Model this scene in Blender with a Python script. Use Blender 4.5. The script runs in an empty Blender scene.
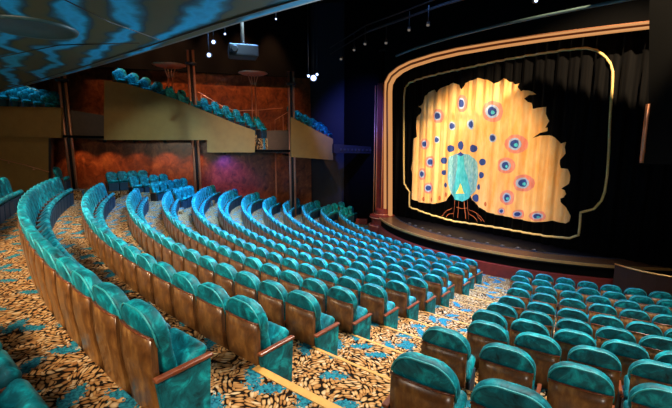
import bpy, bmesh, math, random
from mathutils import Vector, Matrix
from mathutils.geometry import tessellate_polygon
R_ = math.radians
rnd = random.Random(7)
SC = bpy.context.scene
COL = SC.collection

# ------------------------------------------------------------------ camera
CAMX, CAMY, CAMZ = 8.599, -26.465, 2.026
FPX, PITCH, HEAD = 384.11, 0.1610, R_(140.42)
cd = bpy.data.cameras.new('camera'); cam = bpy.data.objects.new('camera', cd); COL.objects.link(cam)
cam.location = (CAMX, CAMY, CAMZ)
cam.rotation_euler = (math.pi/2-PITCH, 0, HEAD-math.pi/2)
cd.sensor_width = 36; cd.lens = FPX/672*36; cd.clip_start = .05; cd.clip_end = 200
SC.camera = cam
# ------------------------------------------------------------------ exposure, world
SC.view_settings.view_transform = 'Standard'; SC.view_settings.look = 'None'
SC.view_settings.exposure = 0.0; SC.view_settings.gamma = 1; SC.view_settings.use_curve_mapping = False
w = bpy.data.worlds.new('world'); SC.world = w; w.use_nodes = True
w.node_tree.nodes['Background'].inputs[0].default_value = (.5, .6, .8, 1)
w.node_tree.nodes['Background'].inputs[1].default_value = .015

def aim(o, tgt):
    o.rotation_euler = (Vector(tgt)-o.location).to_track_quat('-Z', 'Y').to_euler()
def area(name, loc, tgt, size, power, col, sy=None, spread=180):
    l = bpy.data.lights.new(name, 'AREA'); l.size = size; l.energy = power; l.color = col; l.spread = R_(spread)
    if sy: l.shape = 'RECTANGLE'; l.size_y = sy
    o = bpy.data.objects.new(name, l); COL.objects.link(o); o.location = loc; aim(o, tgt); return o
def spot(name, loc, tgt, power, col, ang, blend=.5, rad=.15):
    l = bpy.data.lights.new(name, 'SPOT'); l.energy = power; l.color = col; l.spot_size = R_(ang); l.spot_blend = blend; l.shadow_soft_size = rad
    o = bpy.data.objects.new(name, l); COL.objects.link(o); o.location = loc; aim(o, tgt); return o
WARM = (1, .80, .56); NEUT = (1, .92, .80); BLUE = (.22, .50, 1); CYAN = (.45, .8, 1)
# fill added high over the seats, standing in for unseen house lights
area('house_fill', (4, -19.5, 9.6), (3.5, -21.5, 0), 2.5, 600, NEUT, spread=100)
area('house_fill', (9.5, -18.5, 9.6), (7.5, -20, 0), 2.5, 480, NEUT, spread=90)
area('house_fill', (-2, -19, 9.8), (-2.3, -19.4, -1), 3, 700, (.50, .72, 1), spread=90)
area('house_fill', (-6.5, -18.5, 9.8), (-7.6, -18.9, -1), 3, 1150, (.18, .46, 1), spread=62)
area('house_fill', (0, -16.5, 9.8), (-.5, -17.6, -2), 3, 1200, (.14, .36, 1), spread=74)
area('house_fill', (-1, -24.5, 9.9), (-1.5, -25.4, 0), 1, 260, NEUT, spread=70)
spot('balcony_fill', (-13.6, -22.0, 10.3), (-13.8, -21.9, 3.4), 1800, (.10, .55, 1), 34, .6, .3)  # added blue fill over the balcony seats, no fixture stands there
spot('balcony_fill', (-12.1, -17.2, 10.3), (-12.3, -17.1, 3.4), 2000, (.10, .55, 1), 34, .6, .3)
spot('balcony_fill', (-10.5, -13.0, 10.3), (-10.7, -12.9, 3.0), 1100, (.10, .55, 1), 22, .6, .3)
spot('balcony_fill', (-15.6, -27, 10.3), (-15.6, -27.0, 3.6), 3000, (.10, .60, 1), 40, .6, .3)
# unseen downlights assumed under the balcony along the rear aisle
area('downlight', (8.2, -28.3, 3.15), (1, -26.0, .2), .5, 80, WARM, spread=90)
area('downlight', (4.5, -28.6, 3.25), (1.5, -26.2, 0), .5, 100, WARM, spread=120)
area('downlight', (0.2, -28.9, 3.25), (-1, -26.2, 0), .5, 110, WARM, spread=120)
area('downlight', (-4.6, -28.6, 3.25), (-5, -26, 0), .5, 90, WARM, spread=120)
area('downlight', (13.5, -27.6, 3.25), (7, -22.5, -.6), .5, 70, NEUT, spread=120)
spot('column_fill', (-3, -17, 9.7), (-12.2, -19.2, 4.9), 900, (1, .55, .30), 9, .8, .1)  # added warm fill aimed at the copper columns
spot('column_fill', (-2, -12.5, 9.7), (-10.5, -14.6, 4.4), 900, (1, .55, .30), 9, .8, .1)
spot('torchere_fill', (-2, -16, 9.7), (-12.6, -17.8, 5.2), 1500, (1, .52, .28), 24, .8, .1)  # added warm fill aimed at the torcheres, which stay unlit themselves
spot('side_seat_fill', (-1.5, -19, 9.8), (-14, -21, -.3), 4200, (.45, .80, 1), 24, .7, .2)  # added fill reaching the side seats below the balcony
area('downlight', (6.2, -27.9, 3.3), (5.6, -27.2, 0), .4, 32, NEUT)  # added fill for the dim corner seats, without a fixture
# stage spots on the curtain
spot('stage_spot', (-1.5, -21, 9.7), (-.9, -10.6, .9), 11500, (1, .74, .42), 33, .6, .2)
spot('stage_spot', (9.5, -15.2, 9.7), (0, -10.6, .7), 14000, (1, .74, .42), 40, .5, .1)
# cool beam down the aisle
spot('aisle_spot', (3.5, -13.5, 9.7), (2.6, -15.4, -2.5), 10000, (.55, .78, 1), 19, .7, .1)
spot('aisle_spot', (-6, -11, 9.7), (-9.0, -15.5, -2.3), 2600, (1, .66, .36), 40, .8, .2)

# ------------------------------------------------------------------ pixel -> place (tracing onto real surfaces)
def ray(u, v):
    cp, sp = math.cos(PITCH), math.sin(PITCH)
    fw = Vector((math.cos(HEAD)*cp, math.sin(HEAD)*cp, -sp)); rt = Vector((math.sin(HEAD), -math.cos(HEAD), 0)); up = rt.cross(fw)
    return fw + rt*((u-336)/FPX) + up*((204-v)/FPX)
CP = Vector((CAMX, CAMY, CAMZ))
def at_y(u, v, y): d = ray(u, v); return CP + d*((y-CAMY)/d.y)
def at_z(u, v, z): d = ray(u, v); return CP + d*((z-CAMZ)/d.z)
def at_line(u, v, P0, P1):
    d = ray(u, v); n = Vector((-(P1[1]-P0[1]), P1[0]-P0[0], 0)); t = (Vector((P0[0], P0[1], 0))-Vector((CAMX, CAMY, 0))).dot(n)/Vector((d.x, d.y, 0)).dot(n)
    return CP + d*t
def project(p):
    cp, sp = math.cos(PITCH), math.sin(PITCH)
    fw = Vector((math.cos(HEAD)*cp, math.sin(HEAD)*cp, -sp)); rt = Vector((math.sin(HEAD), -math.cos(HEAD), 0)); up = rt.cross(fw)
    d = Vector(p)-CP; w_ = d.dot(fw)
    if w_ < .05: return None
    return 336+FPX*d.dot(rt)/w_, 204-FPX*d.dot(up)/w_, w_

# ------------------------------------------------------------------ materials
class NT:
    def __init__(s, name):
        s.m = bpy.data.materials.new(name); s.m.use_nodes = True; s.t = s.m.node_tree; s.b = s.t.nodes['Principled BSDF']
    def n(s, typ, **k):
        o = s.t.nodes.new(typ)
        for a, v in k.items(): setattr(o, a, v)
        return o
    def l(s, a, b): s.t.links.new(a, b)
    def math(s, op, a, b=None, c=None):
        o = s.n('ShaderNodeMath', operation=op)
        for i, x in enumerate((a, b, c)):
            if x is None: continue
            if isinstance(x, (int, float)): o.inputs[i].default_value = x
            else: s.l(x, o.inputs[i])
        return o.outputs[0]
    def coord(s, scale=(1, 1, 1), rot=(0, 0, 0), kind='Object'):
        c = s.n('ShaderNodeTexCoord'); m = s.n('ShaderNodeMapping'); m.inputs['Scale'].default_value = scale; m.inputs['Rotation'].default_value = rot
        s.l(c.outputs[kind], m.inputs[0]); return m.outputs[0]
    def noise(s, vec, scale, detail=3, rough=.5, dist=0):
        o = s.n('ShaderNodeTexNoise'); o.inputs['Scale'].default_value = scale; o.inputs['Detail'].default_value = detail
        o.inputs['Roughness'].default_value = rough; o.inputs['Distortion'].default_value = dist
        if vec is not None: s.l(vec, o.inputs['Vector'])
        return o
    def ramp(s, fac, stops, interp='LINEAR'):
        o = s.n('ShaderNodeValToRGB'); r = o.color_ramp; r.interpolation = interp
        while len(r.elements) < len(stops): r.elements.new(.5)
        for e, (p, c) in zip(r.elements, stops): e.position = p; e.color = (*c, 1)
        s.l(fac, o.inputs[0]); return o.outputs[0]
    def mix(s, fac, a, b, blend='MIX'):
        o = s.n('ShaderNodeMix', data_type='RGBA', blend_type=blend)
        for i, x in ((0, fac), (6, a), (7, b)):
            if isinstance(x, (int, float)): o.inputs[i].default_value = x
            elif isinstance(x, tuple): o.inputs[i].default_value = (*x, 1)
            else: s.l(x, o.inputs[i])
        return o.outputs[2]
    def bump(s, h, strength=.3, dist=.01):
        o = s.n('ShaderNodeBump'); o.inputs['Strength'].default_value = strength; o.inputs['Distance'].default_value = dist
        s.l(h, o.inputs['Height']); s.l(o.outputs[0], s.b.inputs['Normal'])
    def set(s, **k):
        for a, v in k.items():
            i = s.b.inputs[a.replace('_', ' ')]
            if isinstance(v, tuple): i.default_value = (*v, 1) if len(v) == 3 else v
            elif isinstance(v, (int, float)): i.default_value = v
            else: s.l(v, i)
        return s
def plain(name, col, rough=.5, metal=0, var=.15, scale=6, **k):
    t = NT(name); n = t.noise(t.coord(), scale, 3)
    a = tuple(c*(1-var) for c in col); b = tuple(min(1, c*(1+var)) for c in col)
    t.set(Base_Color=t.ramp(n.outputs[0], [(.3, a), (.7, b)]), Roughness=rough, Metallic=metal, **k); return t.m
def velvet(name, dark, mid, lite):
    t = NT(name); v = t.coord(); n = t.noise(v, 7, 5, .65, .6)
    oi = t.n('ShaderNodeObjectInfo'); off = t.n('ShaderNodeVectorMath', operation='ADD')
    comb = t.n('ShaderNodeCombineXYZ'); t.l(t.math('MULTIPLY', oi.outputs['Random'], 30), comb.inputs[0])
    t.l(v, off.inputs[0]); t.l(comb.outputs[0], off.inputs[1]); t.l(off.outputs[0], n.inputs['Vector'])
    c = t.ramp(n.outputs[0], [(.30, dark), (.52, mid), (.72, lite)])
    t.set(Base_Color=c, Roughness=.55, Sheen_Weight=.15, Sheen_Roughness=.3, Sheen_Tint=(.2, .9, .95), Specular_IOR_Level=.3)
    f = t.noise(v, 90, 2); t.bump(f.outputs[0], .15, .004); return t.m
M = {}
M['velvet'] = velvet('teal_velvet', (0, .030, .040), (0, .165, .21), (.005, .56, .64))
M['piping'] = plain('teal_piping', (.03, .36, .40), .4)
def wood(name, a, b, c, sc=(1, 1, .25), s=9, rough=.32):
    t = NT(name); v = t.coord(sc); n = t.noise(v, s, 6, .6, 1.2); n2 = t.noise(v, s*4, 3, .6, .5)
    f = t.math('ADD', t.math('MULTIPLY', n.outputs[0], .75), t.math('MULTIPLY', n2.outputs[0], .25))
    t.set(Base_Color=t.ramp(f, [(.32, a), (.5, b), (.68, c)]), Roughness=rough, Coat_Weight=.25, Coat_Roughness=.2); return t.m
M['wood'] = wood('chair_wood', (.05, .015, .005), (.17, .065, .016), (.36, .165, .042), (1, 1, .5), 6)
M['redwood'] = wood('red_wood_trim', (.10, .022, .010), (.19, .045, .016), (.28, .08, .025))
M['burl'] = wood('burl_wall_wood', (.05, .010, .003), (.20, .050, .014), (.36, .12, .035), (1, 1, .8), 2.2, .3)
M['black'] = plain('black_metal', (.01, .01, .012), .45)
M['darkbase'] = plain('dark_seat_base', (.004, .035, .07), .6)
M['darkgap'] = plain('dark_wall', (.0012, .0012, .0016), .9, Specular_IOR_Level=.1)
M['navy'] = plain('navy_paint', (.003, .004, .014), .7)
M['beige'] = plain('beige_wall_fabric', (.28, .155, .035), .8, var=.08, scale=3)
M['brownpanel'] = plain('brown_panel', (.10, .055, .03), .7, var=.1)
M['copper'] = plain('copper_metal', (.70, .30, .17), .38, .6, var=.08)
M['channel'] = plain('arch_channel', (.20, .06, .02), .4)
M['gold'] = plain('gold_metal', (.85, .50, .18), .35, .7, var=.08)
M['nosing'] = plain('yellow_step_nosing', (.58, .30, .06), .6, var=.12, scale=14)
M['burgundy'] = plain('burgundy_panel', (.16, .018, .012), .45, var=.2)
M['stagefloor'] = plain('black_stage_floor', (.006, .005, .006), .3)
M['stagewood'] = wood('stage_rim_wood', (.05, .02, .01), (.10, .04, .015), (.16, .07, .025), (1, 1, 1), 5)
M['trimgold'] = plain('gold_curtain_trim', (.95, .62, .22), .6, 0, var=.15, scale=20)
M['grey'] = plain('grey_metal', (.03, .03, .038), .5)
M['rig'] = plain('rig_metal', (.006, .006, .008), .6)
def emit(name, col, s):
    t = NT(name); t.set(Base_Color=(0.02, .02, .02), Emission_Color=col, Emission_Strength=s); return t.m
M['bulb'] = emit('warm_bulb_strip', (1, .43, .14), .62)
M['bluebulb'] = emit('blue_white_lamp', (.45, .6, 1), 4)
M['dimbulb'] = emit('dim_lamp', (1, .8, .6), .15)
def tb(name, c1, c2, sc=8):
    t = NT(name); v = t.coord((1, 1, .3)); n = t.noise(v, sc, 4, .6); t.set(Base_Color=t.ramp(n.outputs[0], [(.35, c1), (.65, c2)]), Roughness=.75); return t.m
M['pk_cream'] = tb('motif_cream', (.90, .42, .11), (.98, .62, .27), 3)
M['pk_navy'] = tb('motif_navy', (.01, .03, .22), (.02, .07, .35))
M['pk_ring'] = tb('motif_pale_blue', (.30, .45, .72), (.48, .58, .80))
M['pk_pink'] = tb('motif_pink', (.78, .22, .16), (.82, .32, .26))
M['pk_teal'] = tb('motif_teal', (.03, .45, .60), (.10, .65, .80), 12)
M['pk_wing'] = tb('motif_wing', (.10, .40, .55), (.35, .65, .75), 20)
M['pk_orange'] = tb('motif_orange', (.55, .12, .04), (.7, .20, .07))
M['pk_yellow'] = tb('motif_yellow', (.95, .70, .15), (1, .8, .3))
t = NT('black_curtain'); n = t.noise(t.coord((6, 6, .2)), 3, 3)
t.set(Base_Color=t.ramp(n.outputs[0], [(.4, (.001, .001, .0015)), (.8, (.004, .003, .003))]), Roughness=.9, Specular_IOR_Level=.1); M['drape'] = t.m

# patterned carpet: outlined grains in tan and gold with spiky teal sprays
t = NT('leaf_carpet')
base = t.coord()
warp = t.noise(base, 1.6, 2)
def grains(rot, off, sx, sy):
    m = t.n('ShaderNodeMapping'); m.inputs['Rotation'].default_value = (0, 0, rot); m.inputs['Location'].default_value = off; m.inputs['Scale'].default_value = (1, 1, 1)
    a = t.n('ShaderNodeVectorMath', operation='MULTIPLY_ADD'); t.l(warp.outputs['Color'], a.inputs[0]); a.inputs[1].default_value = (.5, .5, 0); t.l(base, a.inputs[2])
    t.l(a.outputs[0], m.inputs[0])
    sc = t.n('ShaderNodeVectorMath', operation='MULTIPLY'); t.l(m.outputs[0], sc.inputs[0]); sc.inputs[1].default_value = (sx, sy, 0)
    e = t.n('ShaderNodeTexVoronoi', voronoi_dimensions='2D', feature='DISTANCE_TO_EDGE'); e.inputs['Scale'].default_value = 1; e.inputs['Randomness'].default_value = .75; t.l(sc.outputs[0], e.inputs['Vector'])
    c = t.n('ShaderNodeTexVoronoi', voronoi_dimensions='2D', feature='F1'); c.inputs['Scale'].default_value = 1; c.inputs['Randomness'].default_value = .75; t.l(sc.outputs[0], c.inputs['Vector'])
    sep = t.n('ShaderNodeSeparateColor'); t.l(c.outputs['Color'], sep.inputs[0])
    return c.outputs['Distance'], sep.outputs[0]
e1, c1 = grains(.5, (0, 0, 0), 13, 29)
e2, c2 = grains(2.0, (3.3, 1.7, 0), 13, 29)
mk = t.noise(base, 7, 1); msk = t.math('GREATER_THAN', mk.outputs[0], .5)
def sel(a, b, m_): return t.math('ADD', t.math('MULTIPLY', a, t.math('SUBTRACT', 1, m_)), t.math('MULTIPLY', b, m_))
e = sel(e1, e2, msk); c = sel(c1, c2, msk)
tone = t.ramp(c, [(0, (.26, .115, .035)), (.35, (.40, .205, .07)), (.7, (.48, .29, .12)), (1, (.55, .42, .26))])
edge = t.ramp(e, [(.0, (1.25, 1.25, 1.25)), (.30, (.95, .92, .9)), (.43, (.7, .6, .5)), (.53, (.014, .012, .012))])
cc = t.mix(1, tone, edge, 'MULTIPLY')
# teal sprays
def sprays(rot, off, thr):
    m = t.n('ShaderNodeMapping'); m.inputs['Rotation'].default_value = (0, 0, rot); m.inputs['Location'].default_value = off; t.l(base, m.inputs[0])
    nz = t.noise(base, 30, 2)
    a = t.n('ShaderNodeVectorMath', operation='MULTIPLY_ADD'); t.l(nz.outputs['Color'], a.inputs[0]); a.inputs[1].default_value = (.22, .22, 0); t.l(m.outputs[0], a.inputs[2])
    sc = t.n('ShaderNodeVectorMath', operation='MULTIPLY'); t.l(a.outputs[0], sc.inputs[0]); sc.inputs[1].default_value = (.95, 2.3, 0)
    v = t.n('ShaderNodeTexVoronoi', voronoi_dimensions='2D', feature='F1'); v.inputs['Scale'].default_value = 1; v.inputs['Randomness'].default_value = .7; t.l(sc.outputs[0], v.inputs['Vector'])
    return t.math('LESS_THAN', v.outputs['Distance'], thr)
s1 = sprays(.6, (.3, .5, 0), .17); s2 = sprays(2.3, (2.1, .2, 0), .15)
sm = t.math('MAXIMUM', s1, s2)
bn = t.noise(base, 40, 2); blue = t.ramp(bn.outputs[0], [(.35, (.006, .07, .11)), (.6, (.02, .20, .27))])
cc = t.mix(sm, cc, blue)
t.set(Base_Color=cc, Roughness=.95, Specular_IOR_Level=.1); M['carpet'] = t.m

# shiny soffit with teal, blue and olive swirls
t = NT('swirl_soffit'); v = t.coord((1, 1, 1)); 
wn = t.noise(v, .9, 2); a = t.n('ShaderNodeVectorMath', operation='MULTIPLY_ADD'); t.l(wn.outputs['Color'], a.inputs[0]); a.inputs[1].default_value = (.5, .9, 0); t.l(v, a.inputs[2])
wv = t.n('ShaderNodeTexWave', wave_type='BANDS', bands_direction='Y'); wv.inputs['Scale'].default_value = .60; wv.inputs['Distortion'].default_value = 2.0; wv.inputs['Detail'].default_value = 2; t.l(a.outputs[0], wv.inputs['Vector'])
sm_ = t.noise(v, 6, 4, .6); f = t.math('ADD', t.math('MULTIPLY', wv.outputs[0], .85), t.math('MULTIPLY', t.math('SUBTRACT', sm_.outputs[0], .5), .35))
col = t.ramp(f, [(.12, (.05, .045, .015)), (.30, (.035, .042, .022)), (.40, (.002, .02, .04)), (.62, (.003, .09, .16)), (.82, (.004, .30, .62)), (1, (.004, .14, .34))])
t.set(Base_Color=col, Roughness=.6); t.set(Specular_IOR_Level=.2); M['soffit'] = t.m
M['soffitrim'] = plain('soffit_rim', (.03, .018, .012), .6)
M['disc'] = plain('teal_disc', (.003, .025, .035), .5)

# ------------------------------------------------------------------ mesh helpers
def box(bm, c, s, rz=0, mi=0, M4=None):
    r = bmesh.ops.create_cube(bm, size=1); T = Matrix.Translation(c) @ Matrix.Rotation(rz, 4, 'Z') @ Matrix.Diagonal((*s, 1))
    if M4: T = M4 @ T
    bmesh.ops.transform(bm, matrix=T, verts=r['verts'])
    for f_ in {f for v_ in r['verts'] for f in v_.link_faces}: f_.material_index = mi
    return r['verts']
def rbox(bm, c, s, bev=.01, rz=0, seg=2, mi=0):
    vs = box(bm, c, s, rz, mi); es = list({e_ for v_ in vs for e_ in v_.link_edges})
    bmesh.ops.bevel(bm, geom=es, offset=bev, segments=seg, affect='EDGES', profile=.5)
def tube(bm, pts, r, seg=8, closed=False, mi=0, flat=None):
    pts = [Vector(p) for p in pts]; n_ = len(pts); rings = []
    for i, p in enumerate(pts):
        a_ = pts[(i-1) % n_] if (closed or i) else p; b_ = pts[(i+1) % n_] if (closed or i < n_-1) else p
        d = (b_-a_).normalized(); up = Vector((0, 0, 1)) if abs(d.z) < .9 else Vector((0, 1, 0))
        if flat is not None: up = Vector(flat)
        x = d.cross(up).normalized(); y = x.cross(d).normalized()
        ry = r if flat is None else r*.25
        rings.append([bm.verts.new(p+x*math.cos(2*math.pi*k/seg)*r+y*math.sin(2*math.pi*k/seg)*ry) for k in range(seg)])
    for i in range(n_ if closed else n_-1):
        A, B = rings[i], rings[(i+1) % n_]
        for k in range(seg): f_ = bm.faces.new((A[k], A[(k+1) % seg], B[(k+1) % seg], B[k])); f_.material_index = mi; f_.smooth = True
    if not closed:
        bm.faces.new(rings[0]).material_index = mi; bm.faces.new(rings[-1][::-1]).material_index = mi
def lathe(bm, c, prof, seg=20, mi=0):
    rings = [[bm.verts.new((c[0]+r*math.cos(2*math.pi*k/seg), c[1]+r*math.sin(2*math.pi*k/seg), c[2]+z)) for k in range(seg)] for r, z in prof]
    for A, B in zip(rings[:-1], rings[1:]):
        for k in range(seg): f_ = bm.faces.new((A[k], A[(k+1) % seg], B[(k+1) % seg], B[k])); f_.smooth = True; f_.material_index = mi
    bm.faces.new(rings[0][::-1]).material_index = mi; bm.faces.new(rings[-1]).material_index = mi
def prism(bm, poly, off, mi=0):
    """polygon of 3-D points extruded by the vector off"""
    off = Vector(off); A = [bm.verts.new(p) for p in poly]; B = [bm.verts.new(Vector(p)+off) for p in poly]; n_ = len(A)
    bm.faces.new(A).material_index = mi; bm.faces.new(B[::-1]).material_index = mi
    for k in range(n_): bm.faces.new((A[k], B[k], B[(k+1) % n_], A[(k+1) % n_])).material_index = mi
def obj(name, bm, mats, parent=None, smooth=None, loc=None):
    if smooth is not None:
        for f_ in bm.faces: f_.smooth = True
    bmesh.ops.recalc_face_normals(bm, faces=bm.faces)
    me = bpy.data.meshes.new(name); bm.to_mesh(me); bm.free()
    for m_ in (mats if isinstance(mats, (list, tuple)) else [mats]): me.materials.append(m_)
    if smooth is not None: me.set_sharp_from_angle(angle=R_(smooth))
    o = bpy.data.objects.new(name, me); COL.objects.link(o)
    if loc is not None:
        me.transform(Matrix.Translation(-Vector(loc))); o.location = loc
    if parent is not None:
        o.parent = parent
        if loc is None: o.matrix_parent_inverse = Matrix.Translation(-Vector(parent.location))
    return o
def tag(o, label, cat, group=None):
    o['label'] = label; o['category'] = cat
    if group: o['group'] = group
    return o
def thing(name, label, cat, loc=(0, 0, 0), rz=0, group=None):
    o = bpy.data.objects.new(name, None); COL.objects.link(o); o.empty_display_size = .2; o.location = loc; o.rotation_euler = (0, 0, rz)
    return tag(o, label, cat, group)
def struct(name, bm, mats, label=None, smooth=None):
    o = obj(name, bm, mats, None, smooth); o['kind'] = 'structure'
    if label: o['label'] = label; o['category'] = name.split('_')[0]
    return o
NB = bmesh.new
def pol(r, a): return Vector((r*math.cos(R_(a)), r*math.sin(R_(a)), 0))

# ------------------------------------------------------------------ seating rows: radii and levels
R0, DR = 26.506, 1.0627
def RR(i): return R0-DR*i
FLOOR = -.11
def ZF(i): return FLOOR+(.13 if i < 0 and i > -2 else (.42 if i <= -2 else -(.36539*i-.009561*i*i)))
NOS = .03

# floor: one carpeted tread per row
bm = NB()
def ring(r0, r1, z, zb, a0, a1, n=60):
    P = []
    for k in range(n+1):
        a = a0+(a1-a0)*k/n
        P.append([bm.verts.new(pol(r, a)+Vector((0, 0, zz))) for r, zz in ((r0, z), (r1, z), (r1, zb), (r0, zb))])
    for A, B in zip(P[:-1], P[1:]):
        for j in range(4): bm.faces.new((A[j], A[(j+1) % 4], B[(j+1) % 4], B[j]))
    bm.faces.new(P[0][::-1]); bm.faces.new(P[-1])
RF = [1.12, 2.33, 3.4, 4.3, 5.3, 6.42, 7.75, 8.85, 9.85, 10.88]          # rows of the right-hand block
RFP = [.60, .61, .575, .56, .55, .535, .55, .56, .56, .56]
RFA = [-74.6, -75.25, -74.8, -75.3, -75.4, -75.55, -75.95, -76.4, -77.3, -77.7]   # their aisle ends
def edge_r(fi): 
    k = min(range(10), key=lambda j: abs(RF[j]-fi)); return RFA[k]
for i in range(-2, 12):
    rin = RR(i+1)+(NOS if i >= 0 else .01) if i < 11 else 9.0
    rout = RR(i)+NOS if i > -2 else 34
    a_end = -142 if i >= 4 else (-119 if i >= 1 else (-108.5 if i == 0 else -132))
    if i < 0: a_end = -106.5 if i == -1 else -105.5
    ring(rin, rout, ZF(i), -3.6, a_end, (edge_r(i)+.25) if i >= 1 else -40)
for k, fi in enumerate(RF):
    nxt = RF[k+1] if k < 9 else None
    ring(RR(nxt)+NOS if nxt else 9.0, RR(fi)+NOS if k else RR(1)+NOS, ZF(fi), -3.6, RFA[k]-.02 if k else RFA[0], -40)
struct('floor', bm, M['carpet'])
# far side section stands on its own stepped platforms
def side_rows():
    S = []
    for (u0, v0, u1, v1, idx, n) in [(105, 172, 147, 170, 1.0, 5), (127, 177, 167, 173.5, 1.55, 5), (149, 183, 186, 177.5, 2.3, 5), (173, 190, 192, 185, 3.1, 3)]:
        ztop = -(.36539*idx-.009561*idx*idx)+.86
        S.append((at_z(u0, v0, ztop), at_z(u1, v1, ztop), ztop-.97, n))
    return S
SIDE = side_rows()
bm = NB()
for A, B, z, n in SIDE:
    d = (B-A).normalized(); nrm = Vector((d.y, -d.x, 0))
    if nrm.x < 0: nrm = -nrm
    p = [A-d*.05-nrm*2.5, B+d*1.2-nrm*2.5, B+d*1.2+nrm*.7, A-d*.05+nrm*.7]
    p = [Vector((q.x, q.y, z)) for q in p]
    prism(bm, p, (0, 0, -3.3-z))
prism(bm, [(-15.5, -27.9, -1.0), (-7, -26.2, -1.0), (-8.6, -21.0, -1.0), (-18.5, -17.5, -1.0), (-18.5, -26.9, -1.0)], (0, 0, -2.4))
pL = pol(RR(-1)-.3, -113.6); box(bm, (pL.x, pL.y, -.41), (1.3, .8, .86), R_(-113.6))
struct('floor', bm, M['carpet'])

# step nosings in the centre aisle
AISLE_L = {-1: -76.9, 0: -77.12, 1: -77.45, 2: -77.98, 3: -78.45, 4: -78.75, 5: -79.1, 6: -79.45, 7: -79.8, 8: -80.85, 9: -80.8, 10: -81.8, 11: -82.4}
AISLE_R0 = {0: -74.9, 1: -74.9, 2: -74.9, 3: -75.1, 4: -75.3, 5: -75.4, 6: -75.6, 7: -75.75, 8: -75.95, 9: -76.4, 10: -77.2, 11: -77.6}
for i in range(0, 11):
    bm = NB(); r = RR(i+1)+NOS; z = ZF(i)
    a0, a1 = AISLE_L[i+1]-.1, (edge_r(i) if i else -74.6)
    wd = .075 if i == 0 else .03
    n = 8; P = []
    for k in range(n+1):
        a = a0+(a1-a0)*k/n
        P.append([bm.verts.new(pol(rr, a)+Vector((0, 0, zz))) for rr, zz in ((r-.008, z+.006), (r+wd, z+.006), (r+wd, z-.01), (r+.004, z-.01), (r+.004, z-.05), (r-.008, z-.05))])
    for A, B in zip(P[:-1], P[1:]):
        for j in range(6): bm.faces.new((A[j], A[(j+1) % 6], B[(j+1) % 6], B[j]))
    bm.faces.new(P[0][::-1]); bm.faces.new(P[-1])
    struct('trim_%d' % (i+1), bm, M['nosing'])

# ------------------------------------------------------------------ the theatre seat
def lean(z): return -.20*max(0, z-.30)
def pad(bm, xs, y0, y1, rnd_, mi=0, lift=None):
    """outline xs (x,z) swept from y0 to y1 with rounded edges, leaned back"""
    cx = sum(p[0] for p in xs)/len(xs); cz = sum(p[1] for p in xs)/len(xs)
    prof = []
    for k in range(5):
        a = math.pi/2*k/4; prof.append((y0+rnd_*(1-math.sin(a)), rnd_*(1-math.cos(a))))
    prof = prof[::-1] if False else prof
    L = [(y0, rnd_), (y0+rnd_*.3, rnd_*.3), (y0+rnd_, 0), (y1-rnd_, 0), (y1-rnd_*.3, rnd_*.3), (y1, rnd_)]
    rings = []
    n_ = len(xs)
    nr = []
    for k in range(n_):
        a, b = Vector(xs[k-1]), Vector(xs[(k+1) % n_]); d = (b-a).normalized(); nr.append(Vector((d.y, -d.x)))
    s = 1 if sum(nr[k].dot(Vector((xs[k][0]-cx, xs[k][1]-cz))) for k in range(n_)) > 0 else -1
    for y, ins in L:
        ring_ = []
        for k in range(n_):
            p = Vector(xs[k])-nr[k]*s*ins; ring_.append(bm.verts.new((p.x, y+lean(p.y), p.y)))
        rings.append(ring_)
    for A, B in zip(rings[:-1], rings[1:]):
        for k in range(n_): f_ = bm.faces.new((A[k], A[(k+1) % n_], B[(k+1) % n_], B[k])); f_.smooth = True; f_.material_index = mi
    for rg, yy, sg in ((rings[0], y0, -1), (rings[-1], y1, 1)):
        # domed cap
        inner = [bm.verts.new((cx+(v_.co.x-cx)*.62, yy+sg*.012+lean(cz+(v_.co.z-cz)*.62), cz+(v_.co.z-cz)*.62)) for v_ in rg]
        for k in range(n_): f_ = bm.faces.new((rg[k], rg[(k+1) % n_], inner[(k+1) % n_], inner[k])); f_.smooth = True
        f_ = bm.faces.new(inner); f_.smooth = True
def back_outline(w, z0, z1, rad, n=6):
    lo = w-.035 if z0 < .5 else w
    o = [(-lo+.02, z0), (lo-.02, z0), (lo, z0+.03)]+([(lo, .66), (w, .76)] if z0 < .5 else [])
    for k in range(n+1):
        a = math.pi/2*k/n; o.append((w-rad*(1-math.cos(a)), z1-rad*.85*(1-math.sin(a))))
    for k in range(n+1):
        a = math.pi/2*(1-k/n); o.append((-w+rad*(1-math.cos(a)), z1-rad*.85*(1-math.sin(a))+(.0)))
    o += ([(-w, .76), (-lo, .66)] if z0 < .5 else [])+[(-lo, z0+.03)]; return [(x, z-.035*(x/w)**2*(1 if z > z0+.1 else 0)) for x, z in o]
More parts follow.
